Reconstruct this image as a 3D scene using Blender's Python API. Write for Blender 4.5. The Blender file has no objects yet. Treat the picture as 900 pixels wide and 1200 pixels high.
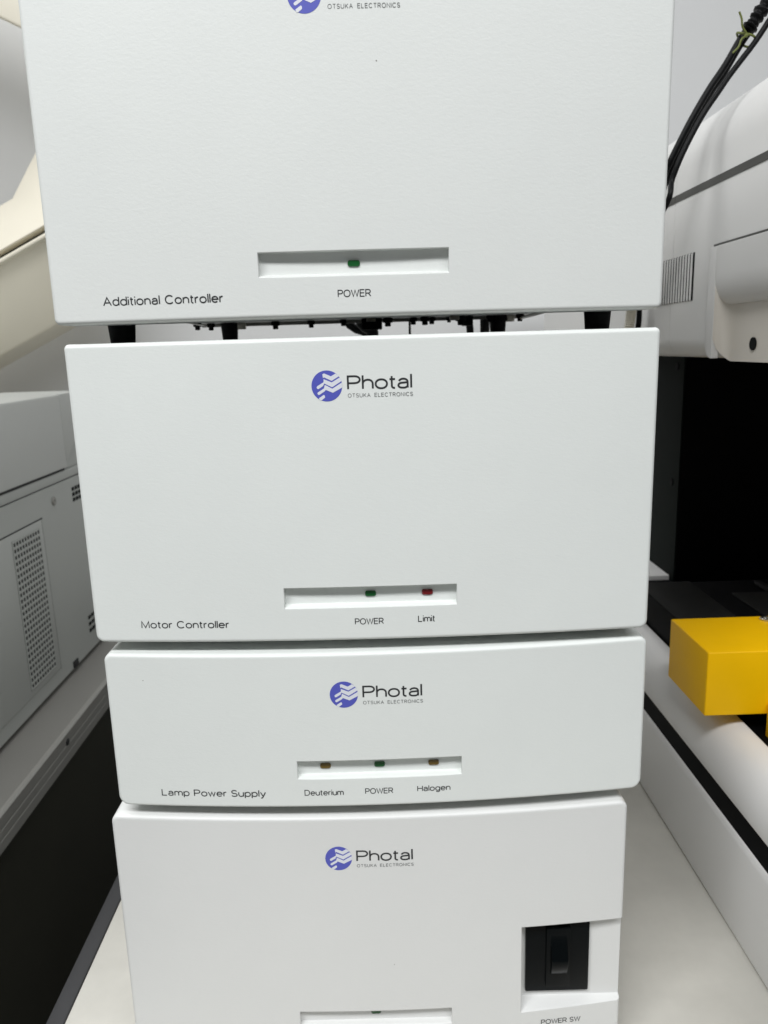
import bpy, bmesh, math, random
from mathutils import Vector, Matrix
random.seed(7)
sc = bpy.context.scene
C = sc.collection
R = math.radians

# ------------------------------------------------------------------ camera
cam_d = bpy.data.cameras.new('camera')
cam = bpy.data.objects.new('camera', cam_d); C.objects.link(cam)
cam_d.sensor_fit = 'VERTICAL'; cam_d.sensor_height = 36.0; cam_d.sensor_width = 27.0
cam_d.lens = 27.0
cam_d.clip_start = 0.01; cam_d.clip_end = 50
yaw, pitch, roll = .0097, .2116, -.0294
fw = Vector((math.sin(yaw)*math.cos(pitch), math.cos(yaw)*math.cos(pitch), -math.sin(pitch)))
rt = Vector((math.cos(yaw), -math.sin(yaw), 0)); up = rt.cross(fw)
r2 = rt*math.cos(roll)+up*math.sin(roll); u2 = -rt*math.sin(roll)+up*math.cos(roll)
m = Matrix((r2, u2, -fw)).transposed().to_4x4(); m.translation = Vector((.0051, -.3944, .1532))
cam.matrix_world = m
cam_d.dof.use_dof = True; cam_d.dof.focus_distance = .395; cam_d.dof.aperture_fstop = 17
sc.camera = cam

# ------------------------------------------------------------------ world and room lamps
wd = bpy.data.worlds.new('World'); sc.world = wd; wd.use_nodes = True
bg = wd.node_tree.nodes['Background']
bg.inputs['Color'].default_value = (.94, .98, 1.0, 1); bg.inputs['Strength'].default_value = .10

def area(name, loc, sx, sy, power, col=(.985, .995, 1.0), aim=(0, 0, 0)):
    l = bpy.data.lights.new(name, 'AREA'); l.shape = 'RECTANGLE'; l.size = sx; l.size_y = sy
    l.energy = power; l.color = col
    o = bpy.data.objects.new(name, l); C.objects.link(o); o.location = loc
    d = Vector(aim)-Vector(loc)
    o.rotation_euler = d.to_track_quat('-Z', 'Y').to_euler()
    return o
# four ceiling fittings of the room, facing straight down
area('ceiling_lamp', (-.60, -.95, 1.35), 1.25, .30, 32, aim=(-.60, -.95, 0))
area('ceiling_lamp', (.85, -1.10, 1.35), 1.25, .30, 19, aim=(.85, -1.10, 0))
area('ceiling_lamp', (-.75, .55, 1.35), 1.25, .60, 11, aim=(-.75, .55, 0))
area('ceiling_lamp', (.95, .55, 1.35), 1.25, .60, 4, aim=(.95, .55, 0))

sc.view_settings.view_transform = 'Standard'; sc.view_settings.look = 'None'
sc.view_settings.exposure = 0.17; sc.view_settings.gamma = 1.0
sc.view_settings.use_curve_mapping = False
sc.render.engine = 'CYCLES'
sc.cycles.max_bounces = 8; sc.cycles.diffuse_bounces = 5

# ------------------------------------------------------------------ materials
def mat(name, col, rough=.5, bump=None, vary=0, metal=0, spec=.5, bevel=0, vscale=6, stretch=(1, 1, 1), coat=0):
    M = bpy.data.materials.new(name); M.use_nodes = True
    nt = M.node_tree; b = nt.nodes['Principled BSDF']
    b.inputs['Base Color'].default_value = (*col, 1); b.inputs['Roughness'].default_value = rough
    b.inputs['Metallic'].default_value = metal; b.inputs['Specular IOR Level'].default_value = spec
    b.inputs['Coat Weight'].default_value = coat
    tc = nt.nodes.new('ShaderNodeTexCoord')
    last = None
    if bevel:
        bv = nt.nodes.new('ShaderNodeBevel'); bv.samples = 6; bv.inputs['Radius'].default_value = bevel
        last = bv.outputs['Normal']
    if bump:
        mp = nt.nodes.new('ShaderNodeMapping'); mp.inputs['Scale'].default_value = stretch
        nt.links.new(tc.outputs['Object'], mp.inputs['Vector'])
        for sc_, st, dist in bump:
            n = nt.nodes.new('ShaderNodeTexNoise'); n.inputs['Scale'].default_value = sc_
            n.inputs['Detail'].default_value = 3; n.inputs['Roughness'].default_value = .55; n.inputs['Distortion'].default_value = .6
            nt.links.new(mp.outputs['Vector'], n.inputs['Vector'])
            bp = nt.nodes.new('ShaderNodeBump'); bp.inputs['Strength'].default_value = st; bp.inputs['Distance'].default_value = dist
            nt.links.new(n.outputs['Fac'], bp.inputs['Height'])
            if last: nt.links.new(last, bp.inputs['Normal'])
            last = bp.outputs['Normal']
    if last: nt.links.new(last, b.inputs['Normal'])
    if vary:
        n = nt.nodes.new('ShaderNodeTexNoise'); n.inputs['Scale'].default_value = vscale; n.inputs['Detail'].default_value = 8
        n.inputs['Roughness'].default_value = .65
        nt.links.new(tc.outputs['Object'], n.inputs['Vector'])
        rp = nt.nodes.new('ShaderNodeMapRange'); rp.inputs['To Min'].default_value = 1-vary; rp.inputs['To Max'].default_value = 1+vary
        rp.inputs['From Min'].default_value = .3; rp.inputs['From Max'].default_value = .7
        nt.links.new(n.outputs['Fac'], rp.inputs['Value'])
        mx = nt.nodes.new('ShaderNodeVectorMath'); mx.operation = 'SCALE'; mx.inputs[0].default_value = col
        nt.links.new(rp.outputs['Result'], mx.inputs['Scale']); nt.links.new(mx.outputs['Vector'], b.inputs['Base Color'])
        r3 = nt.nodes.new('ShaderNodeMapRange'); r3.inputs['To Min'].default_value = max(.05, rough-.06); r3.inputs['To Max'].default_value = min(1, rough+.06)
        nt.links.new(n.outputs['Fac'], r3.inputs['Value']); nt.links.new(r3.outputs['Result'], b.inputs['Roughness'])
    return M
COARSE = [(520, .13, .0005), (1500, .07, .0003)]
FINE = [(620, .15, .0004), (2200, .09, .0002)]
PANEL = (.735, .76, .74)
M = {
 'panel_coarse': mat('panel_coarse', (.70, .718, .70), .48, COARSE, .018, vscale=9, bevel=.0006, stretch=(.7, 1, 1.25)),
 'panel': mat('panel_fine', PANEL, .42, FINE, .018, vscale=9, bevel=.0006, stretch=(.55, 1, 1.4)),
 'panel_low': mat('panel_low', (.70, .705, .695), .42, FINE, .018, vscale=9, bevel=.0006, stretch=(.55, 1, 1.4)),
 'ledge': mat('ledge', (.76, .77, .76), .35, [(900, .1, .0003)]),
 'case': mat('case', (.66, .67, .66), .45, FINE, .02),
 'rubber': mat('rubber', (.006, .006, .0065), .7, None, .1, spec=.2),
 'ink': mat('ink', (.02, .022, .024), .55),
 'ink_grey': mat('ink_grey', (.17, .175, .175), .6),
 'logo_blue': mat('logo_blue', (.085, .098, .46), .45),
 'logo_white': mat('logo_white', (.70, .72, .78), .45),
 'led_green': mat('led_green', (.006, .085, .018), .25, coat=.3),
 'led_red': mat('led_red', (.16, .010, .012), .25, coat=.3),
 'led_amber': mat('led_amber', (.13, .082, .012), .3, coat=.3),
 'switch': mat('switch', (.002, .003, .0034), .25, None, 0, spec=.10),
 'steel': mat('steel', (.55, .54, .50), .3, metal=1),
 'zinc': mat('zinc', (.50, .48, .42), .4, metal=.6),
 'conduit': mat('conduit', (.66, .63, .54), .45),
 'table': mat('table_laminate', (.54, .525, .48), .36, [(260, .06, .0004)], .09, vscale=11),
 'trim': mat('table_trim', (.042, .042, .044), .55, None, .06, spec=.25),
 'bench': mat('bench_top', (.20, .195, .18), .42, [(500, .1, .0003)], .05),
 'profile': mat('aluminium_profile', (.27, .265, .245), .5, [(300, .06, .0003)], .04, stretch=(1, .05, 1)),
 'dark_panel': mat('dark_cabinet', (.045, .045, .034), .6, None, .1, spec=.2),
 'grey_shell': mat('grey_shell', (.42, .435, .415), .42, FINE, .015, bevel=.001),
 'grey_cover': mat('grey_cover', (.44, .45, .43), .42, FINE, .015, bevel=.001),
 'groove': mat('groove', (.02, .02, .02), .7),
 'hole': mat('hole', (.008, .009, .009), .8, spec=.1),
 'cream': mat('cream_shell', (.84, .79, .66), .4, FINE, .015, bevel=.001),
 'gasket': mat('gasket', (.03, .034, .02), .6),
 'white_shell': mat('white_shell', (.70, .695, .68), .42, FINE, .015, bevel=.001),
 'base_shell': mat('base_shell', (.72, .715, .705), .3, FINE, .015, bevel=.001),
 'beige': mat('beige_plate', (.68, .64, .575), .45, FINE, .02),
 'stripe': mat('stripe', (.055, .056, .05), .5, None, .05),
 'column': mat('column_paint', (.009, .012, .0105), .5, None, .15, spec=.04),
 'black': mat('black_anodised', (.003, .003, .0034), .6, None, .1, spec=.06),
 'stage': mat('stage_plate', (.012, .012, .0115), .5, [(300, .08, .0003)], .2, spec=.15),
 'yellow': mat('yellow_paint', (.93, .52, .0005), .45, [(900, .08, .0003)], .03, spec=.2, bevel=.0012, vscale=30),
 'cable': mat('cable_jacket', (.004, .0042, .0046), .42, None, .1, spec=.14),
 'tie': mat('twist_tie', (.12, .14, .022), .55, None, .1),
 'wall': mat('wall_paint', (.74, .745, .745), .6, [(200, .06, .0008)], .02, vscale=3),
 'floor': mat('floor_vinyl', (.16, .155, .145), .5, None, .08),
 'speck': mat('speck', (.25, .24, .22), .8),
}

# ------------------------------------------------------------------ mesh helpers
def link(name, me, material, parent=None, smooth=None):
    if material is not None and not me.materials: me.materials.append(material)
    if smooth is not None:
        me.polygons.foreach_set('use_smooth', [True]*len(me.polygons))
        me.set_sharp_from_angle(angle=R(smooth))
    o = bpy.data.objects.new(name, me); C.objects.link(o)
    if parent: o.parent = parent
    return o
def finish(name, bm, material, parent=None, smooth=32):
    bmesh.ops.recalc_face_normals(bm, faces=bm.faces)
    me = bpy.data.meshes.new(name); bm.to_mesh(me); bm.free()
    return link(name, me, material, parent, smooth)
def tag(o, label=None, cat=None, group=None, kind=None):
    if label: o['label'] = label
    if cat: o['category'] = cat
    if group: o['group'] = group
    if kind: o['kind'] = kind
    return o
def empty(name, loc, rz=0):
    o = bpy.data.objects.new(name, None); C.objects.link(o); o.location = loc; o.rotation_euler = (0, 0, rz)
    o.empty_display_size = .02
    return o
def local(parent, o):
    """keep world-space mesh where it is under an empty that only has a location"""
    o.location = -parent.location
    return o
def add_box(bm, x0, x1, y0, y1, z0, z1, bev=0, seg=2):
    r = bmesh.ops.create_cube(bm, size=1)
    vs = r['verts']
    for v in vs:
        v.co = Vector(((x0+x1)/2+v.co.x*(x1-x0), (y0+y1)/2+v.co.y*(y1-y0), (z0+z1)/2+v.co.z*(z1-z0)))
    if bev:
        es = list({e for v in vs for e in v.link_edges})
        bmesh.ops.bevel(bm, geom=es, offset=bev, segments=seg, profile=.5, affect='EDGES', clamp_overlap=True)
def box(name, mt, parent, x0, x1, y0, y1, z0, z1, bev=0, seg=2):
    bm = bmesh.new(); add_box(bm, x0, x1, y0, y1, z0, z1, bev, seg)
    o = finish(name, bm, mt, parent)
    return o
def prism(name, mt, parent, pts, a0, a1, axis='y', bev=0, smooth=32):
    """closed outline extruded along an axis; pts are (x,z) for y, (y,z) for x, (x,y) for z"""
    bm = bmesh.new()
    def P(p, a):
        return {'y': (p[0], a, p[1]), 'x': (a, p[0], p[1]), 'z': (p[0], p[1], a)}[axis]
    A = [bm.verts.new(P(p, a0)) for p in pts]; B = [bm.verts.new(P(p, a1)) for p in pts]
    n = len(pts)
    for i in range(n): bm.faces.new((A[i], A[(i+1) % n], B[(i+1) % n], B[i]))
    fa = bm.faces.new(A); fb = bm.faces.new(B[::-1])
    if bev:
        es = list(fa.edges)+list(fb.edges)
        bmesh.ops.bevel(bm, geom=es, offset=bev, segments=3, profile=.5, affect='EDGES', clamp_overlap=True)
    return finish(name, bm, mt, parent, smooth)
def tube_bm(bm, pts, rad, seg=10, closed=True, sub=6):
    P = [Vector(p) for p in pts]; path = []
    if sub and len(P) > 2:
        for i in range(len(P)-1):
            p0 = P[max(i-1, 0)]; p1 = P[i]; p2 = P[i+1]; p3 = P[min(i+2, len(P)-1)]
            for k in range(sub):
                t = k/sub
                path.append(.5*((2*p1)+(p2-p0)*t+(2*p0-5*p1+4*p2-p3)*t*t+(3*p1-p0-3*p2+p3)*t**3))
        path.append(P[-1])
    else: path = P
    rings = []
    nrm = None
    for i, p in enumerate(path):
        t = (path[min(i+1, len(path)-1)]-path[max(i-1, 0)]).normalized()
        if nrm is None: nrm = t.orthogonal().normalized()
        nrm = (nrm-t*nrm.dot(t)).normalized(); bn = t.cross(nrm)
        rr = rad(i/(len(path)-1)) if callable(rad) else rad
        rings.append([bm.verts.new(p+rr*(math.cos(2*math.pi*k/seg)*nrm+math.sin(2*math.pi*k/seg)*bn)) for k in range(seg)])
    for a, b in zip(rings, rings[1:]):
        for k in range(seg): bm.faces.new((a[k], a[(k+1) % seg], b[(k+1) % seg], b[k]))
    bm.faces.new(rings[0][::-1]); bm.faces.new(rings[-1])
def tube(name, mt, parent, pts, rad, seg=10, sub=6):
    bm = bmesh.new(); tube_bm(bm, pts, rad, seg, sub=sub); return finish(name, bm, mt, parent, 50)
def lathe(name, mt, parent, prof, loc=(0, 0, 0), seg=24, axis='z'):
    bm = bmesh.new(); rings = []
    for r_, h in prof:
        ring = []
        for k in range(seg):
            a = 2*math.pi*k/seg; c, s = r_*math.cos(a), r_*math.sin(a)
            v = {'z': (c, s, h), 'x': (h, c, s), 'y': (c, h, s)}[axis]
            ring.append(bm.verts.new(Vector(v)+Vector(loc)))
        rings.append(ring)
    for a, b in zip(rings, rings[1:]):
        for k in range(seg): bm.faces.new((a[k], a[(k+1) % seg], b[(k+1) % seg], b[k]))
    bm.faces.new(rings[0][::-1]); bm.faces.new(rings[-1])
    return finish(name, bm, mt, parent)
def arc(cx, cz, r, a0, a1, n, rz=None):
    rz = r if rz is None else rz
    return [(cx+r*math.cos(R(a0+(a1-a0)*i/n)), cz+rz*math.sin(R(a0+(a1-a0)*i/n))) for i in range(n+1)]

# ------------------------------------------------------------------ setting: wall, floor
tag(box('wall', M['wall'], None, -2.0, 2.0, 1.08, 1.14, -1.0, 1.36), kind='structure')
tag(box('floor', M['floor'], None, -2.0, 2.0, -1.6, 1.08, -1.05, -1.0), kind='structure')

# the table under the stack
ZT = -.280
tb = tag(empty('table', (.4, .3, -1.0)), 'pale laminate table with dark grey edge strip under the stacked white boxes', 'table')
local(tb, box('table_top', M['table'], tb, -.213, 1.30, -.30, 1.07, ZT-.030, ZT, .0012))
local(tb, box('edge_strip', M['trim'], tb, -.2255, -.2132, -.30, 1.07, ZT-.030, ZT+.0006, .0012))
for lx, ly in ((-.17, -.24), (1.24, -.24), (-.17, 1.0), (1.24, 1.0)):
    local(tb, box('leg', M['trim'], tb, lx-.025, lx+.025, ly-.025, ly+.025, -1.0, ZT-.0303, .002))

# the neighbouring bench
sb = tag(empty('side_bench', (-.7, .4, -1.0)), 'dark grey lab bench with aluminium edge beside the gap, carrying the grey vented instrument', 'bench')
local(sb, box('bench_top', M['bench'], sb, -1.5, -.3745, -.4, 1.07, ZT-.034, ZT-.001, .001))
pf = prism('edge_profile', M['profile'], sb, [(-.374, ZT), (-.3695, ZT), (-.368, ZT-.0015), (-.368, ZT-.012), (-.3684, ZT-.0125), (-.3684, ZT-.0145), (-.368, ZT-.015), (-.368, ZT-.022), (-.3684, ZT-.0225), (-.3684, ZT-.0245), (-.368, ZT-.025),
    (-.368, ZT-.0355), (-.369, ZT-.0365), (-.374, ZT-.0365)], -.4, 1.07, smooth=20); local(sb, pf)
for yy in (.14, .44, .74):
    s = lathe('screw', M['groove'], pf, [(.0042, -.0002), (.0040, .0009), (.0030, .0014)], (-.368, yy, -.291), 14, 'x')
local(sb, box('side_panel', M['dark_panel'], sb, -.395, -.384, -.4, 1.07, -1.0, ZT-.0342))
local(sb, box('back_panel', M['dark_panel'], sb, -1.5, -1.48, -.4, 1.07, -1.0, ZT-.0342))

# ------------------------------------------------------------------ the four white boxes of the stack
def rounded_box(w, y0, y1, z0, z1, r, bow, rct, rcb):
    """front panel: closed rounded box whose front bows out by `bow` at mid width"""
    hx = w/2
    def lines(a, b, n):
        k = 6
        e = [r*math.tan(R(45)*i/k) for i in range(k+1)]
        L = [a+r-v for v in e[::-1]]+[b-r+v for v in e]
        mid = [a+r+(b-a-2*r)*i/n for i in range(1, n)]
        L += [a+c*i/5 for c in (rct, rcb) for i in range(1, 6) if c*i/5 > r]+[b-c*i/5 for c in (rct, rcb) for i in range(1, 6) if c*i/5 > r]
        L = sorted(L+mid); out = [L[0]]
        for v in L[1:]:
            if v-out[-1] > 1.5e-4: out.append(v)
        out[-1] = b
        return out
    X, Y, Z = lines(-hx, hx, 30), lines(y0, y1, 2), lines(z0, z1, 3)
    bm = bmesh.new(); cache = {}
    def V(x, y, z):
        k = (round(x, 6), round(y, 6), round(z, 6))
        if k not in cache:
            p = Vector((x, y, z)); top = z > (z0+z1)/2; rc = rct if top else rcb
            cx = min(max(x, -hx+rc), hx-rc); cz = min(max(z, z0+rcb), z1-rct)
            dx, dz = x-cx, z-cz
            if dx and dz:
                f = max(abs(dx), abs(dz))/math.hypot(dx, dz); dx *= f; dz *= f
            p.x, p.z = cx+dx, cz+dz
            ln = math.hypot(dx, dz); g = min(1, (rc-r)/ln) if ln > 1e-9 else 1
            q = Vector((cx+dx*g, min(max(y, y0+r), y1-r), cz+dz*g)); n = p-q
            if n.length > 1e-9: p = q+n.normalized()*r
            t = min(max((y1-p.y)/(y1-y0), 0), 1)
            p.y -= bow*(1-(2*p.x/w)**2)*t
            cache[k] = bm.verts.new(p)
        return cache[k]
    def grid(A, B, f):
        for a0, a1 in zip(A, A[1:]):
            for b0, b1 in zip(B, B[1:]):
                vs = [f(a0, b0), f(a1, b0), f(a1, b1), f(a0, b1)]
                try: bm.faces.new(vs)
                except ValueError: pass
    grid(X, Z, lambda a, b: V(a, y0, b)); grid(X, Z, lambda a, b: V(a, y1, b))
    grid(X, Y, lambda a, b: V(a, b, z0)); grid(X, Y, lambda a, b: V(a, b, z1))
    grid(Y, Z, lambda a, b: V(-hx, a, b)); grid(Y, Z, lambda a, b: V(hx, a, b))
    bmesh.ops.recalc_face_normals(bm, faces=bm.faces)
    me = bpy.data.meshes.new('front_panel'); bm.to_mesh(me); bm.free()
    return me
def cutter(pts, a0, a1):
    """prism along x from a (y,z) outline"""
    bm = bmesh.new()
    A = [bm.verts.new((a0, p[0], p[1])) for p in pts]; B = [bm.verts.new((a1, p[0], p[1])) for p in pts]
    n = len(pts)
    for i in range(n): bm.faces.new((A[i], A[(i+1) % n], B[(i+1) % n], B[i]))
    bm.faces.new(A); bm.faces.new(B[::-1])
    bmesh.ops.recalc_face_normals(bm, faces=bm.faces)
    me = bpy.data.meshes.new('cut'); bm.to_mesh(me); bm.free()
    o = bpy.data.objects.new('cut', me); C.objects.link(o); return o
def carve(me, cutters):
    o = bpy.data.objects.new('tmp', me); C.objects.link(o)
    for c in cutters:
        md = o.modifiers.new('b', 'BOOLEAN'); md.operation = 'DIFFERENCE'; md.object = c; md.solver = 'EXACT'
    dg = bpy.context.evaluated_depsgraph_get(); dg.update()
    out = bpy.data.meshes.new_from_object(o.evaluated_get(dg))
    for c in cutters: bpy.data.objects.remove(c)
    bpy.data.objects.remove(o)
    return out
# monoline letter shapes: strokes in units of the cap height
def Ar(cx, cy, rx, ry, a0, a1, n=12):
    o = []
    for i in range(n+1):
        t = R(a0+(a1-a0)*i/n); c, q = math.cos(t), math.sin(t); e = 2/2.12
        o.append((cx+rx*math.copysign(abs(c)**e, c), cy+ry*math.copysign(abs(q)**e, q)))
    return o
BOWL = [(.0, 0), (.0, 1), (.46, 1)]+Ar(.46, .73, .36, .27, 90, -90, 8)[1:]+[(0, .46)]
GL = {
 'A': (1.0, [[(0, 0), (.5, 1), (1, 0)], [(.19, .34), (.81, .34)]]), 'C': (1.0, [Ar(.52, .5, .52, .5, 42, 318, 22)]),
 'D': (.95, [[(0, 0), (0, 1), (.42, 1)]+Ar(.42, .5, .50, .5, 90, -90, 14)[1:]+[(0, 0)]]),
 'E': (.78, [[(.78, 1), (0, 1), (0, 0), (.78, 0)], [(0, .52), (.72, .52)]]), 'H': (.9, [[(0, 0), (0, 1)], [(.9, 0), (.9, 1)], [(0, .52), (.9, .52)]]),
 'I': (0, [[(0, 0), (0, 1)]]), 'K': (.85, [[(0, 0), (0, 1)], [(.82, 1), (.02, .38)], [(.28, .58), (.88, 0)]]), 'L': (.70, [[(0, 1), (0, 0), (.70, 0)]]),
 'M': (1.08, [[(0, 0), (.04, 1), (.54, .04), (1.04, 1), (1.08, 0)]]), 'N': (.9, [[(0, 0), (0, 1), (.9, 0), (.9, 1)]]),
 'O': (1.1, [Ar(.55, .5, .55, .5, 0, 360, 28)]), 'P': (.82, [BOWL]), 'R': (.88, [BOWL, [(.46, .46), (.88, 0)]]),
 'S': (.80, [Ar(.40, .745, .37, .255, 22, 270, 12)+Ar(.40, .245, .40, .245, 90, -158, 12)[1:]]),
 'T': (.88, [[(0, 1), (.88, 1)], [(.44, 1), (.44, 0)]]), 'U': (.88, [[(0, 1), (0, .36)]+Ar(.44, .36, .44, .36, 180, 360, 12)[1:]+[(.88, 1)]]),
 'W': (1.35, [[(0, 1), (.34, 0), (.675, .96), (1.01, 0), (1.35, 1)]]),
 'a': (.70, [[(.06, .53)]+Ar(.36, .45, .30, .25, 150, 0, 9)+[(.66, 0)], [(.66, .42), (.34, .39)]+Ar(.29, .195, .27, .195, 90, 270, 9)[1:]+[(.40, .0)]+Ar(.40, .22, .26, .22, -80, 0, 6)]),
 'd': (.76, [Ar(.38, .35, .38, .35, 0, 360, 22), [(.76, 0), (.76, 1.05)]]), 'e': (.76, [[(0.02, .37), (.76, .37)]+Ar(.38, .35, .38, .35, 8, 318, 20)]),
 'g': (.76, [Ar(.38, .35, .38, .35, 0, 360, 22), [(.76, .70), (.76, -.05)]+Ar(.40, -.04, .36, .23, 0, -150, 10)[1:]]),
 'h': (.68, [[(0, 0), (0, 1.05)], Ar(.34, .38, .34, .32, 180, 0, 12)+[(.68, 0)]]), 'i': (0, [[(0, 0), (0, .70)], [(0, .90), (0, 1.02)]]),
 'l': (0, [[(0, 0), (0, 1.05)]]), 'm': (1.12, [[(0, 0), (0, .70)], Ar(.28, .40, .28, .30, 180, 0, 10)+[(.56, 0)], Ar(.84, .40, .28, .30, 180, 0, 10)+[(1.12, 0)]]),
 'n': (.68, [[(0, 0), (0, .70)], Ar(.34, .38, .34, .32, 180, 0, 12)+[(.68, 0)]]), 'o': (.78, [Ar(.39, .35, .39, .35, 0, 360, 22)]),
 'p': (.76, [Ar(.38, .35, .38, .35, 0, 360, 22), [(0, -.27), (0, .70)]]), 'r': (.36, [[(0, 0), (0, .70)], Ar(.36, .38, .36, .32, 180, 88, 8)]),
 't': (.36, [[(.13, .93), (.13, .16)]+Ar(.31, .16, .18, .16, 180, 280, 6)[1:], [(-.02, .69), (.36, .69)]]),
 'u': (.68, [[(0, .70), (0, .32)]+Ar(.34, .32, .34, .32, 180, 360, 12)[1:], [(.68, 0), (.68, .70)]]),
 'w': (1.0, [[(0, .70), (.25, 0), (.5, .68), (.75, 0), (1.0, .70)]]), 'y': (.70, [[(0, .70), (.36, .02)], [(.72, .70), (.30, -.16), (.20, -.26), (.04, -.27)]]),
}
def strokes(txt, gap=.30, word=.55):
    out, x = [], 0
    for ch in txt:
        if ch == ' ': x += word; continue
        w, st = GL[ch]
        out += [[(x+a, b) for a, b in p] for p in st]
        x += w+gap
    return out
class Face:
    def __init__(s, w, bow): s.w, s.bow = w, bow
    def y(s, x): return -s.bow*(1-(2*x/s.w)**2)
    def print_text(s, name, txt, x0, x1, zb, cap, mt, parent, wt=.12, gap=.25, word=.55, off=.00010):
        S = strokes(txt, gap, word); hw = wt*cap/2
        a = min(p[0] for q in S for p in q); b = max(p[0] for q in S for p in q)
        k = (x1-x0-2*hw)/(b-a); bm = bmesh.new()
        for n, q in enumerate(S):
            P = [Vector((x0+hw+(p[0]-a)*k, zb+hw+p[1]*(cap-2*hw))) for p in q]
            P = [p for i, p in enumerate(P) if i == 0 or (p-P[i-1]).length > 1e-6]
            closed = (P[0]-P[-1]).length < 1e-5
            if closed: P = P[:-1]
            N = len(P); ring = []
            for i in range(N):
                pr = P[i-1] if (i > 0 or closed) else None; nx = P[(i+1) % N] if (i < N-1 or closed) else None
                d1 = (P[i]-pr).normalized() if pr is not None else None
                d2 = (nx-P[i]).normalized() if nx is not None else None
                d1 = d1 or d2; d2 = d2 or d1
                n1 = Vector((-d1.y, d1.x)); n2 = Vector((-d2.y, d2.x)); mm = n1+n2
                mm = mm.normalized() if mm.length > 1e-3 else n1
                f = min(1/max(mm.dot(n1), .3), 1.9)*hw
                y = lambda v: s.y(v.x)-off-n*4e-6
                A, B = P[i]+mm*f, P[i]-mm*f
                ring.append((bm.verts.new((A.x, y(A), A.y)), bm.verts.new((B.x, y(B), B.y))))
            for i in range(N if closed else N-1):
                u, v = ring[i], ring[(i+1) % N]
                fc = bm.faces.new((u[0], u[1], v[1], v[0])); fc.normal_update()
                if fc.normal.y > 0: fc.normal_flip()
        me = bpy.data.meshes.new(name); bm.to_mesh(me); bm.free()
        return link(name, me, mt, parent)
    def patch(s, name, pts, mt, parent, off):
        """flat printed outline, given in (x,z), laid on the bowed face"""
        bm = bmesh.new(); vs = [bm.verts.new((p[0], 0, p[1])) for p in pts]
        f = bm.faces.new(vs); bmesh.ops.triangulate(bm, faces=[f])
        for v in bm.verts: v.co.y = s.y(v.co.x)-off
        for fc in bm.faces:
            fc.normal_update()
            if fc.normal.y > 0: fc.normal_flip()
        me = bpy.data.meshes.new(name); bm.to_mesh(me); bm.free()
        return link(name, me, mt, parent)

# outlines of the emblem's pale zigzags, as fractions of the disc radius
Q = lambda L: [((x-430)/355, (440-y)/355) for x, y in L]
ZIG = [
 Q([(338, 172), (378, 152), (535, 222), (640, 162), (725, 222), (548, 326), (372, 240), (352, 262)]),
 Q([(362, 282), (548, 360), (728, 258), (785, 330), (552, 472), (372, 380), (345, 438), (232, 506), (205, 498), (192, 462), (212, 438), (358, 352)]),
 Q([(385, 412), (556, 504), (778, 372), (790, 480), (566, 598), (402, 528), (375, 560), (245, 640), (215, 632), (205, 596), (222, 578), (362, 492)]),
 Q([(236, 716), (352, 640), (376, 660), (376, 706), (300, 762), (262, 772)]),
]
def capsule(hw, hh, n=5):
    r = hh*.72; pts = []
    for cx, cz, a in ((hw-r, hh-r, 0), (-hw+r, hh-r, 90), (-hw+r, -hh+r, 180), (hw-r, -hh+r, 270)):
        pts += [(cx+r*math.cos(R(a+90*i/n)), cz+r*math.sin(R(a+90*i/n))) for i in range(n+1)]
    return pts
def lamp_lens(face_y, x, z, mt, parent):
    bm = bmesh.new(); pts = capsule(.0030, .00155)
    rings = []
    for dy, k in ((.0006, 1), (-.0004, 1), (-.0008, .82)):
        rings.append([bm.verts.new((x+p[0]*(1 if k == 1 else (abs(p[0])-.0004)/max(abs(p[0]), 1e-5)), face_y+dy, z+p[1]*k)) for p in pts])
    n = len(pts)
    for a, b in zip(rings, rings[1:]):
        for i in range(n): bm.faces.new((a[i], a[(i+1) % n], b[(i+1) % n], b[i]))
    bm.faces.new(rings[-1]); bm.faces.new(rings[0][::-1])
    return finish('indicator_lamp', bm, mt, parent, 40)

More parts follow.
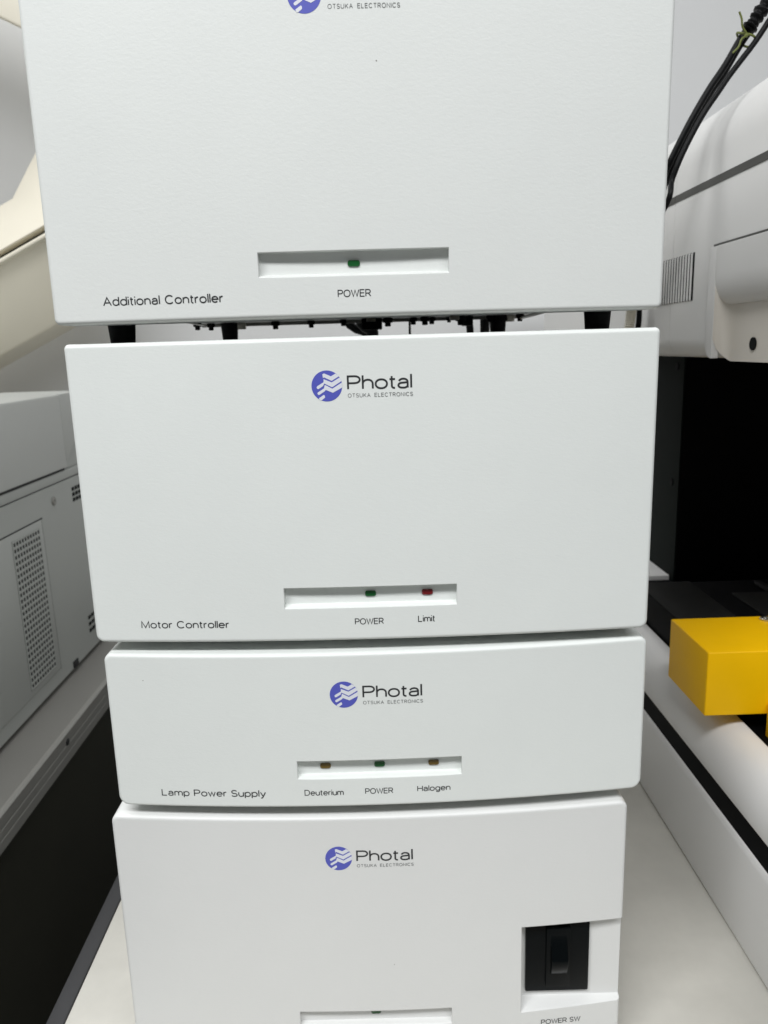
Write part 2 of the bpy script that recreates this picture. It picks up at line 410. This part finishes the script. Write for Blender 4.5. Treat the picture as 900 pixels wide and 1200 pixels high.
def unit(loc, rz, w, h, bow, r, rct, rcb, led_z, mt, slot, slot_c, logo_z, labelset, lamps, case_z0, foot_h, label, switch=False):
    t = tag(empty('instrument_box', loc, rz), label, 'instrument', 'white boxes stacked on the table')
    F = Face(w, bow)
    sd = -bow+.0048                                    # flat back of the indicator slot
    z0, z1 = slot
    cs = [cutter([(-.05, z0-.0009), (-bow+.0006, z0-.0009), (-bow+.0018, z0), (sd, z0+.0003), (sd, z1), (-.05, z1)], slot_c-.0457, slot_c+.0457)]
    if switch:
        cs.append(cutter([(-.05, .0170), (-.0062, .0222), (-.0035, .0236), (.004, .0262), (.004, .0824), (-.05, .0824)], .0876, .30))
    me = carve(rounded_box(w, 0, .024, 0, h, r, bow, rct, rcb), cs)
    me.materials.clear()
    p = link('front_panel', me, mt, t, 35)
    box('case', M['case'], t, -w/2+.0012, w/2-.0012, .0242, .345, case_z0, h-.0012, .001)
    for i, (x, c) in enumerate(lamps):
        lamp_lens(sd, slot_c+x, led_z, M['led_'+c], p)
    # printed emblem and lettering
    if logo_z:
        lx, rr = -.0181+slot_c*.9, .00765
        F.patch('emblem_disc', [(lx+rr*math.cos(2*math.pi*k/56), logo_z+rr*math.sin(2*math.pi*k/56)) for k in range(56)], M['logo_blue'], p, .00008)
        for zg in ZIG:
            F.patch('emblem_stripe', [(lx+a*rr, logo_z+b*rr) for a, b in zg], M['logo_white'], p, .00016)
        ox = lx+.0181
        F.print_text('lettering', 'Photal', ox-.0080, ox+.0244, logo_z-.0023, .0072, M['ink'], p, .13, .20)
        F.print_text('lettering', 'OTSUKA ELECTRONICS', ox-.0078, ox+.0247, logo_z-.0060, .0020, M['ink_grey'], p, .12, .42, 1.1)
    for txt, x0, x1, zb, cap, thin in labelset:
        F.print_text('lettering', txt, x0, x1, zb, cap, M['ink'], p, thin)
    # feet
    for fx, fy in ((-.127, .030), (.127, .030), (-.120, .315), (.120, .315)):
        lathe('foot', M['rubber'], t, [(.0060, -foot_h), (.0064, -foot_h+.001), (.0078, case_z0-.0006), (.0078, case_z0)], (fx, fy, 0), 22)
    return t, p, F

additional, ap, aF = unit((-.0003, -.0018, .1682), .0022, .3013, .178, .0086, .0020, .0030, .0030, .0249, M['panel_coarse'], (.0199, .0306), -.0019, .1397,
    [('POWER', -.0101, .0060, .0090, .0035, .13), ('Additional Controller', -.1248, -.0654, .0083, .0043, .13)],
    [(0, 'green')], .0098, .0093, 'tall white box lettered Additional Controller on top of the stack')
motor, mp_, mF = unit((0, 0, 0), -.0176, .3, .1589, .0072, .0022, .0026, .0046, .0249, M['panel'], (.0196, .0301), .0005, .1350,
    [('POWER', -.0082, .0072, .0092, .0035, .13), ('Limit', .0254, .0345, .0097, .0037, .13), ('Motor Controller', -.1237, -.0755, .0085, .0042, .13)],
    [(0, 'green'), (.0303, 'red')], .002, .0063, 'white box lettered Motor Controller with a red and a green indicator')
lampsup, lp_, lF = unit((.0023, .0016, -.0986), -.0036, .2988, .0921, .0095, .0020, .0048, .0060, .0236, M['panel'], (.0186, .0288), 0, .0682,
    [('Deuterium', -.0424, -.0205, .0078, .0036, .13), ('POWER', -.0085, .0072, .0081, .0035, .13), ('Halogen', .0206, .0392, .0085, .0036, .13),
     ('Lamp Power Supply', -.1237, -.0641, .0073, .0042, .13)],
    [(-.0303, 'amber'), (0, 'green'), (.0303, 'amber')], .002, .0072, 'low white box lettered Lamp Power Supply with amber, green and amber indicators')
psu, pp_, pF = unit((-.0047, .0021, -.266), -.0125, .2981, .1600, .0083, .0020, .0050, .0050, .0249, M['panel_low'], (.0190, .0296), 0, .1339,
    [('POWER SW', .1001, .1246, .0128, .0035, .13)],
    [(0, 'green')], .002, .0140, 'white box with a black rocker switch in a corner recess, bottom of the stack', switch=True)

# rocker switch in the recess of the lowest box
sw = box('switch_plate', M['switch'], psu, .0915, .1300, .0018, .0046, .0305, .0800, .0008)
box('switch_rocker_frame', M['switch'], sw, .1035, .1180, -.0006, .0025, .036, .0770, .0006)
prism('switch_toggle', M['switch'], sw, [(-.0004, .045), (-.0030, .0475), (-.0062, .0565), (-.0056, .0590), (-.0020, .0640), (-.0004, .0730)], .1060, .1158, 'x', .0006)

# small marks on the paint
for F_, par, x, z, rr in ((aF, ap, .0116, .1122, .0005), (lF, lp_, -.128, .077, .00035), (pF, pp_, .012, .062, .0004)):
    F_.patch('paint_chip', [(x+rr*random.uniform(.5, 1.2)*math.cos(k*.9), z+rr*random.uniform(.5, 1.2)*math.sin(k*.9)) for k in range(7)], M['speck'], par, .00006)

# fittings under the topmost box
zb = .0098
for x, y, k in ((-.142, .285, 1), (-.1355, .310, 1), (-.0470, .312, 1), (-.0185, .312, .9), (.0440, .31, 1), (.0535, .300, 1.15), (.0605, .312, 1.0), (.0850, .30, 1.3), (.137, .300, 1), (.0765, .318, .8), (-.078, .306, 1.1), (.112, .31, .9), (.021, .30, 1.2)):
    lathe('underside_screw', M['rubber'], additional, [(.0016*k, zb-.0062*k), (.0022*k, zb-.0058*k), (.0022*k, zb-.0036*k), (.0036*k, zb-.0034*k), (.0036*k, zb-.0004), (.0028*k, zb)], (x, y, 0), 10)
box('rear_flange', M['profile'], additional, -.146, .146, .3220, .3235, zb-.0030, zb+.0002)
box('connector', M['rubber'], additional, -.002, .016, .300, .318, zb-.0095, zb+.0002, .0008)
box('connector', M['rubber'], additional, .0875, .0965, .304, .318, zb-.0085, zb+.0002, .0008)
for (x, y) in ((-.1385, .030), (.1385, .030), (-.109, .315), (.131, .315), (.006, .20), (.072, .23)):
    box('foot_clip', M['zinc'], additional, x-.0035, x+.0035, y-.003, y+.003, zb-.0058, zb+.0004, .0005)
tube('tie_rod', M['steel'], additional, [(.125, .05, zb-.0016), (.128, .18, zb-.004), (.138, .300, zb-.0034)], .0013, 8)
tube('tie_rod', M['steel'], additional, [(-.1185, .05, zb-.003), (-.128, .20, zb-.0035), (-.139, .31, zb-.002)], .0006, 8)

# ------------------------------------------------------------------ cables standing behind the stack
def cable(label, pts, rad, mt='cable', name='cable'):
    o = tube(name, M[mt], None, pts, rad, 12); tag(o, label, 'cable'); return o
cable('thick black cable rising behind the gap under the topmost box', [(.118, .44, ZT+.004), (.116, .395, -.1), (.117, .38, .17), (.112, .385, .26), (.10, .375, .33)], .0046)
cable('black cable bowed behind the gap near the middle indicator screws', [(.075, .45, ZT+.003), (.094, .40, .0), (.102, .385, .14), (.1015, .38, .175), (.094, .382, .20), (.08, .375, .30)], .0036)
cable('black cable slanting behind the middle of the gap under the topmost box', [(-.03, .44, ZT+.0045), (-.022, .40, .05), (.006, .388, .160), (-.006, .386, .185), (-.03, .375, .30)], .0062)
cable('thin black cable crossing behind the middle of the gap', [(.045, .45, ZT+.0026), (.034, .41, .0), (.012, .402, .15), (-.022, .403, .185), (-.06, .376, .30)], .0044)
cable('thin black wire upright behind the gap under the topmost box', [(.043, .45, ZT+.002), (.043, .40, 0), (.0435, .385, .18), (.043, .376, .3)], .0012)
cable('black cable beside the ribbed conduit behind the stack', [(.272, .47, ZT+.003), (.266, .40, 0), (.2595, .36, .14), (.2585, .352, .19), (.245, .36, .30)], .0026)
# ribbed conduit
bm = bmesh.new(); tube_bm(bm, [(.262, .46, ZT+.006), (.2560, .38, 0), (.2500, .352, .15), (.2490, .348, .20), (.235, .37, .30)],
    lambda t: .0046+.0007*math.sin(t*2*math.pi*105), 12, sub=160)
tag(finish('ribbed_conduit', bm, M['conduit'], None, 60), 'beige ribbed conduit rising behind the right foot of the topmost box', 'conduit')

# black cables looping down beside the topmost box, with twist tie
c1 = [(.360, .30, .500), (.318, .235, .412), (.2990, .221, .3900), (.2818, .220, .3668), (.2706, .220, .3478), (.2592, .220, .3312), (.2468, .220, .3100), (.2365, .222, .2885), (.2330, .225, .2790), (.2270, .24, .255), (.218, .365, .19), (.222, .385, .02), (.232, .44, ZT+.003)]
c2 = [(.366, .30, .494), (.324, .230, .404), (.3040, .214, .3835), (.2890, .213, .3615), (.2772, .213, .3465), (.2702, .213, .3375), (.2640, .213, .3285), (.2528, .214, .3118), (.2412, .215, .2890), (.2343, .217, .2700), (.2290, .225, .245), (.223, .372, .19), (.229, .395, .02), (.239, .43, ZT+.003)]
c3 = [(.363, .306, .498), (.321, .239, .4095), (.3015, .2275, .3865), (.2850, .2270, .3645), (.2740, .2268, .3460), (.2615, .2265, .3280), (.2495, .2265, .3070), (.2395, .227, .2860), (.2350, .230, .2720), (.2275, .245, .245), (.2205, .379, .19), (.2255, .40, .02), (.2355, .45, ZT+.003)]
cable('black cable tied in the bundle beside the topmost box, in front of its twin', c1, .0025)
cable('black cable bulging out of the tied bundle above the head of the instrument', c2, .0021)
cable('black cable at the back of the tied bundle beside the topmost box', c3, .0022)
# ridged black wrap above the tie
bm = bmesh.new(); tube_bm(bm, [(.314, .232, .4085), (.3010, .222, .3925), (.2900, .219, .3768), (.2845, .219, .3690)], lambda t: .0042+.0010*math.sin(t*62)+.0007*math.sin(t*23+1), 10, sub=24)
tag(finish('spiral_wrap', bm, M['cable'], None, 60), 'ridged black spiral wrap around the cable bundle above the twist tie', 'cable wrap')
tt = tag(empty('twist_tie', (.2815, .22, .3625)), 'green twist tie knotted round the black cable bundle', 'twist tie')
bm = bmesh.new()
ax = Vector((.54, 0, .84)).normalized(); e1 = Vector((0, 1, 0)); e2 = ax.cross(e1)
tube_bm(bm, [Vector((.2838, .2195, .3648))+.0072*(math.cos(a)*e1+math.sin(a)*e2)+ax*(.0012*math.sin(a*2)) for a in [2*math.pi*k/20 for k in range(21)]], .0008, 8, sub=3)
local(tt, finish('loop', bm, M['tie'], tt, 60))
local(tt, tube('tail', M['tie'], tt, [(.2815, .2115, .3645), (.2770, .210, .3690), (.2755, .209, .3740), (.2735, .209, .3785)], .0007, 8))
local(tt, tube('tail', M['tie'], tt, [(.2815, .2115, .3640), (.2765, .209, .3610), (.2745, .209, .3560), (.2705, .209, .3520)], .0007, 8))
local(tt, lathe('knot', M['tie'], tt, [(.0006, -.0014), (.0014, -.0007), (.0014, .0007), (.0006, .0014)], (.2808, .2115, .3642), 8, 'y'))

# ------------------------------------------------------------------ grey vented instrument on the bench (left)
XM = -.425
gi = tag(empty('vented_instrument', (-.55, .4, ZT)), 'grey instrument with perforated vent on the dark bench', 'instrument')
def G(o): return local(gi, o)
body = G(prism('body', M['grey_shell'], gi, [(-.70, ZT+.006), (XM+.0, ZT+.006), (XM, -.0150), (XM-.003, -.0130), (XM-.003, .094), (-.70, .094)], -.35, .80))
# lower skirt line, seam strip and cover
box('seam_strip', M['grey_shell'], body, XM-.0028, XM+.0004, -.35, .80, -.0126, -.0005, .0006)
box('seam_groove', M['groove'], body, XM-.0029, XM-.0012, -.35, .80, -.0152, -.0124)  # dark groove below the seam strip
cover = G(prism('cover', M['grey_cover'], gi, [(XM+.0045, .0040), (XM+.0045, .0985), (XM+.003, .1020), (XM-.001, .1035), (-.512, .1035), (-.53, .099), (-.56, .096), (-.56, .0945), (XM-.002, .0945), (XM-.002, .0040)], -.35, .664, bev=.0012))
tl = G(prism('cover_end', M['grey_cover'], gi, [(.6645, .012), (.672, .0145), (.692, .031), (.760, .060), (.760, .1035), (.6645, .1035)], -.54, XM+.0044, 'x', .0010))
box('cover_gap', M['groove'], body, XM-.0026, XM+.0010, -.35, .662, -.0004, .0036)  # black gap along the cover's lower border
pl = G(prism('vent_plate', M['grey_shell'], gi, [(.10, -.2540), (.5750, -.2540), (.5705, -.0500), (.10, -.0500)], XM+.0001, XM+.0014, 'x', .0003))
for (y0, y1, z0, z1) in ((.10, .5752, -.0499, -.0484),): box('plate_joint', M['groove'], body, XM-.0004, XM+.0006, y0, y1, z0, z1)
prism('plate_joint', M['groove'], body, [(.5752, -.2555), (.5772, -.2555), (.5728, -.0484), (.5708, -.0484)], XM-.0004, XM+.0006, 'x')
# perforated grille: lattice of bars in front of a dark backing
bm = bmesh.new(); NC, NR = 10, 24
gy0, gy1, gz0, gz1 = .4860, .5600, -.2450, -.0590
cw, ch = (gy1-gy0)/NC, (gz1-gz0)/NR
for i in range(NC+1):
    a = gy0+i*cw; add_box(bm, XM+.0016, XM+.0020, a-cw*.20, a+cw*.20, gz0-ch*.2, gz1+ch*.2)
for j in range(NR+1):
    b = gz0+j*ch
    for i in range(NC): add_box(bm, XM+.0016, XM+.00198, gy0+i*cw+cw*.2, gy0+(i+1)*cw-cw*.2, b-ch*.22, b+ch*.22)
gr = finish('grille', bm, M['grey_shell'], pl, None); gr['kind'] = 'stuff'
box('grille_backing', M['hole'], pl, XM+.0012, XM+.00158, gy0, gy1, gz0, gz1)
for (y0, y1, z0, z1) in ((.681, .715, -.0500, -.0270), (.6870, .722, -.2500, -.2200)):
    for k in range(3):
        zz = z0+(z1-z0)*(k+.5)/3
        for q in range(3):
            a = y0+(y1-y0)*q/3; box('vent_slot', M['hole'], body, XM-.0004, XM+.0005, a, a+(y1-y0)/3*.72, zz-.0026, zz+.0026)
lathe('screw', M['profile'], body, [(.0062, -.0003), (.0060, .0012), (.0045, .0022), (.0012, .0022), (.0012, .0012)], (XM, .616, -.0346), 16, 'x')
box('tab', M['groove'], body, XM-.0004, XM+.0020, .616, .632, -.2735, -.2640, .0006)
for fx in (-.66, -.45):
    for fy in (-.30, .05, .40, .74): G(lathe('foot', M['rubber'], gi, [(.012, ZT), (.012, ZT+.0062)], (fx, fy, -.0008), 16))

# ------------------------------------------------------------------ cream machine with raised arms behind it
cr = tag(empty('cream_machine', (-.42, .87, ZT)), 'cream instrument with open tilted arms behind the grey vented one', 'instrument')
def K(o): return local(cr, o)
s_ = .49                                              # slope of the lower arms
def band(zt, zb, x0, x1, ref=-.5474): return [(x0, zb+s_*(x0-ref)), (x1, zb+s_*(x1-ref)), (x1, zt+s_*(x1-ref)), (x0, zt+s_*(x0-ref))]
def lean(o, ymax, fn):
    for v in o.data.vertices:
        if v.co.y < ymax: v.co.y += fn(v.co.z-s_*(v.co.x+.5474))
    return o
K(lean(prism('lower_shell', M['cream'], cr, band(.2895, .1780, -1.0, -.42), .80, .97, bev=.006), .85, lambda h: (.29-h)*.75))
K(prism('lower_rim', M['cream'], cr, band(.2892, .2830, -1.0, -.425), .790, .803, bev=.002))
K(prism('gasket', M['gasket'], cr, band(.302, .2885, -1.0, -.425), .812, .94))
K(lean(prism('upper_shell', M['cream'], cr, [(-1.0, .077), (-.42, .3614), (-.42, .58), (-.5172, .4343), (-.5415, .3923), (-1.0, .165)], .79, .97, bev=.003), .85, lambda h: min(.09, (h-.30)*1.0)))
K(prism('spine', M['cream'], cr, [(-.46, .36), (-.36, .40), (-.36, .70), (-.47, .74), (-.47, .61), (-.43, .57), (-.43, .46)], .84, .94, bev=.006))
ta = K(prism('top_arm', M['cream'], cr, [(-1.0, .86), (-.43, .583), (-.43, .72), (-1.0, 1.0)], .80, .95, bev=.004))
for v in ta.data.vertices:
    if v.co.y > .88 and v.co.z < .80+s_*-(v.co.x+.72): v.co.z += .075
K(box('pedestal', M['cream'], cr, -1.0, -.78, .83, .96, ZT, .12, .004))
K(box('base', M['cream'], cr, -1.02, -.62, .815, .98, ZT, ZT+.05, .004))

# ------------------------------------------------------------------ white measuring instrument on the table (right)
ri = tag(empty('stage_instrument', (.5, .3, ZT)), 'large white instrument with overhanging head, black cavity and yellow stage block', 'instrument')
def I(o): return local(ri, o)
XB = .2575
I(prism('base_casing', M['base_shell'], ri, [(XB+.004, ZT+.0015), (XB+.0008, ZT+.003), (XB, ZT+.006), (XB, -.2060), (XB+.0006, -.2032), (XB+.0018, -.2010), (XB+.0032, -.2003), (.80, -.2000), (.80, ZT+.001)], -.25, .80))
I(prism('base_gap', M['black'], ri, [(XB+.0028, -.2004), (.79, -.1999), (.79, -.1802), (XB+.0028, -.1802)], -.25, .80))
prof = [(XB+.012, -.1801), (XB+.003, -.1801), (XB+.0006, -.1790), (XB, -.1765)]+[(XB+.0255-.0255*math.cos(R(a)), -.1735+.0335*math.sin(R(a))) for a in range(6, 91, 6)]+[(.2850, -.1400), (.2850, -.1801)]
I(prism('upper_casing', M['base_shell'], ri, prof, -.25, .80, smooth=40))
I(box('bed', M['black'], ri, .2852, .80, -.25, .535, -.1801, -.1460))
I(box('rear_deck', M['base_shell'], ri, .2852, .80, .5352, .80, -.1801, -.1402, .001))
st = I(box('stage', M['black'], ri, .2866, .78, .2165, .4060, -.1459, -.1076, .0008))
box('stage_plate', M['stage'], st, .2876, .3440, .2170, .4055, -.1075, -.1066, .0003)
box('stage_plate', M['stage'], st, .3700, .45, .2170, .36, -.1075, -.1056, .0005)
box('stage_rail', M['stage'], st, .4050, .4130, .2170, .385, -.1055, -.1016, .0008)
col = I(box('column', M['black'], ri, .3752, .80, .520, .795, -.1459, .1395, .001))
cp = box('column_panel', M['column'], col, .3730, .3750, .521, .79, -.1457, .1393, .0008)
lathe('screw', M['black'], cp, [(.0050, -.0002), (.0046, -.0012)], (.3730, .541, -.0212), 14, 'x')
lathe('screw', M['black'], cp, [(.0050, -.0002), (.0046, -.0012)], (.3730, .541, .1200), 14, 'x')

# yellow block on the stage
yb = I(box('yellow_block', M['yellow'], ri, .2500, .385, .1420, .2155, -.1292, -.0777, .0009, 3)); yb['label'] = 'yellow painted stop block on the stage'
box('bracket', M['yellow'], yb, .2975, .33, .1310, .1415, -.150, -.1195, .0012)
box('arm', M['black'], yb, .3852, .46, .150, .26, -.1050, -.0800, .001)
scw = lathe('screw', M['steel'], yb, [(.0048, -.0777), (.0048, -.0762), (.0042, -.0757), (.0024, -.0757), (.0022, -.0768)], (.3255, .206, 0), 18)

# head
XH = .2675
prof = arc(XH+.016, .1530, .016, 270, 180, 6)+[(XH, .2650)]
prof += [(XH, .2655)]+[(XH, .2890)]+arc(XH+.05, .2890, .05, 180, 90, 12)[1:]+[(.80, .345), (.80, .137)]
hd = prism('head', M['white_shell'], ri, prof, .085, .295, smooth=None)
pk = bmesh.new(); add_box(pk, XH-.02, XH+.0080, .05, .1984, .10, .1930)
pm = bpy.data.meshes.new('cut'); pk.to_mesh(pm); pk.free(); po = bpy.data.objects.new('cut', pm); C.objects.link(po)
hm = carve(hd.data.copy(), [po]); hm.materials.clear(); bpy.data.objects.remove(hd)
hd = I(link('head', hm, M['white_shell'], ri, 40))
hr = I(prism('head_rear', M['white_shell'], ri, [(x+.0003 if x < .7 else x, z) for x, z in prof], .2962, .80, smooth=40))
st2 = box('stripe', M['stripe'], hd, XH-.0006, XH+.0004, .086, .2949, .2656, .2711)
box('stripe', M['stripe'], hr, XH-.0004, XH+.0006, .2963, .80, .2656, .2711)
# ventilation slits: each a dark slot with a slim fin proud of it
nv = 13
for k in range(nv):
    yv = .2490+k*.0058
    box('vent_slit', M['hole'], hd if yv < .29 else hr, XH-.0003, XH+.0006, yv, yv+.0032, .1830, .2205)
    box('vent_fin', M['white_shell'], hd if yv < .29 else hr, XH-.0011, XH+.0004, yv+.0034, yv+.0056, .1830, .2200, .0003, 1)
# access door: rim and upper skin stand proud, the pocket below holds the beige plate
yd = .2105; TD = .0046
box('door_joint', M['stripe'], hd, XH-.0012, XH+.0006, 0.09, yd+.0012, .2193, .2216)
rim = [(.1985, .1376), (.1985, .2192), (yd, .2192), (yd, .1580)]+arc(yd-.012, .1495, .012, 0, -90, 6)
I(prism('door_rim', M['white_shell'], ri, rim, XH-TD, XH+.001, 'x', .0013))
DP = .0075                                            # depth of the pocket behind the head's side
skin = [(XH+.0005, .2192), (XH-TD, .2192), (XH-TD, .1990)]+[(XH-TD+(TD+DP)*(1-math.cos(R(a))), .1990-.0222*math.sin(R(a))) for a in range(10, 91, 10)]+[(XH+DP, .1932), (XH+.0005, .1935)]
I(prism('door_skin', M['white_shell'], ri, skin, .09, .1984, 'y', 0, 40))
# pocket lining: end wall running round into the back plate
bm = bmesh.new()
line = [(XH-TD+.0006, .1983, .1520), (XH-.0010, .1980, .1445)]+[(XH+DP-.008+.008*math.sin(R(a)), .1978-.008+.008*math.cos(R(a)), .1440-.0088*math.sin(R(a))) for a in range(0, 91, 15)]+[(XH+DP, .16, .1352), (XH+DP, .086, .1352)]
lo = [bm.verts.new(p) for p in line]; hi = [bm.verts.new((p[0], p[1], .1932)) for p in line]
for k in range(len(line)-1): bm.faces.new((lo[k], lo[k+1], hi[k+1], hi[k]))
sp = I(finish('pocket_plate', bm, M['beige'], ri, 40))
lathe('knob_hole', M['hole'], sp, [(.0046, -.0003), (.0046, .0006)], (XH+DP-.0006, .1570, .1479), 18, 'x')
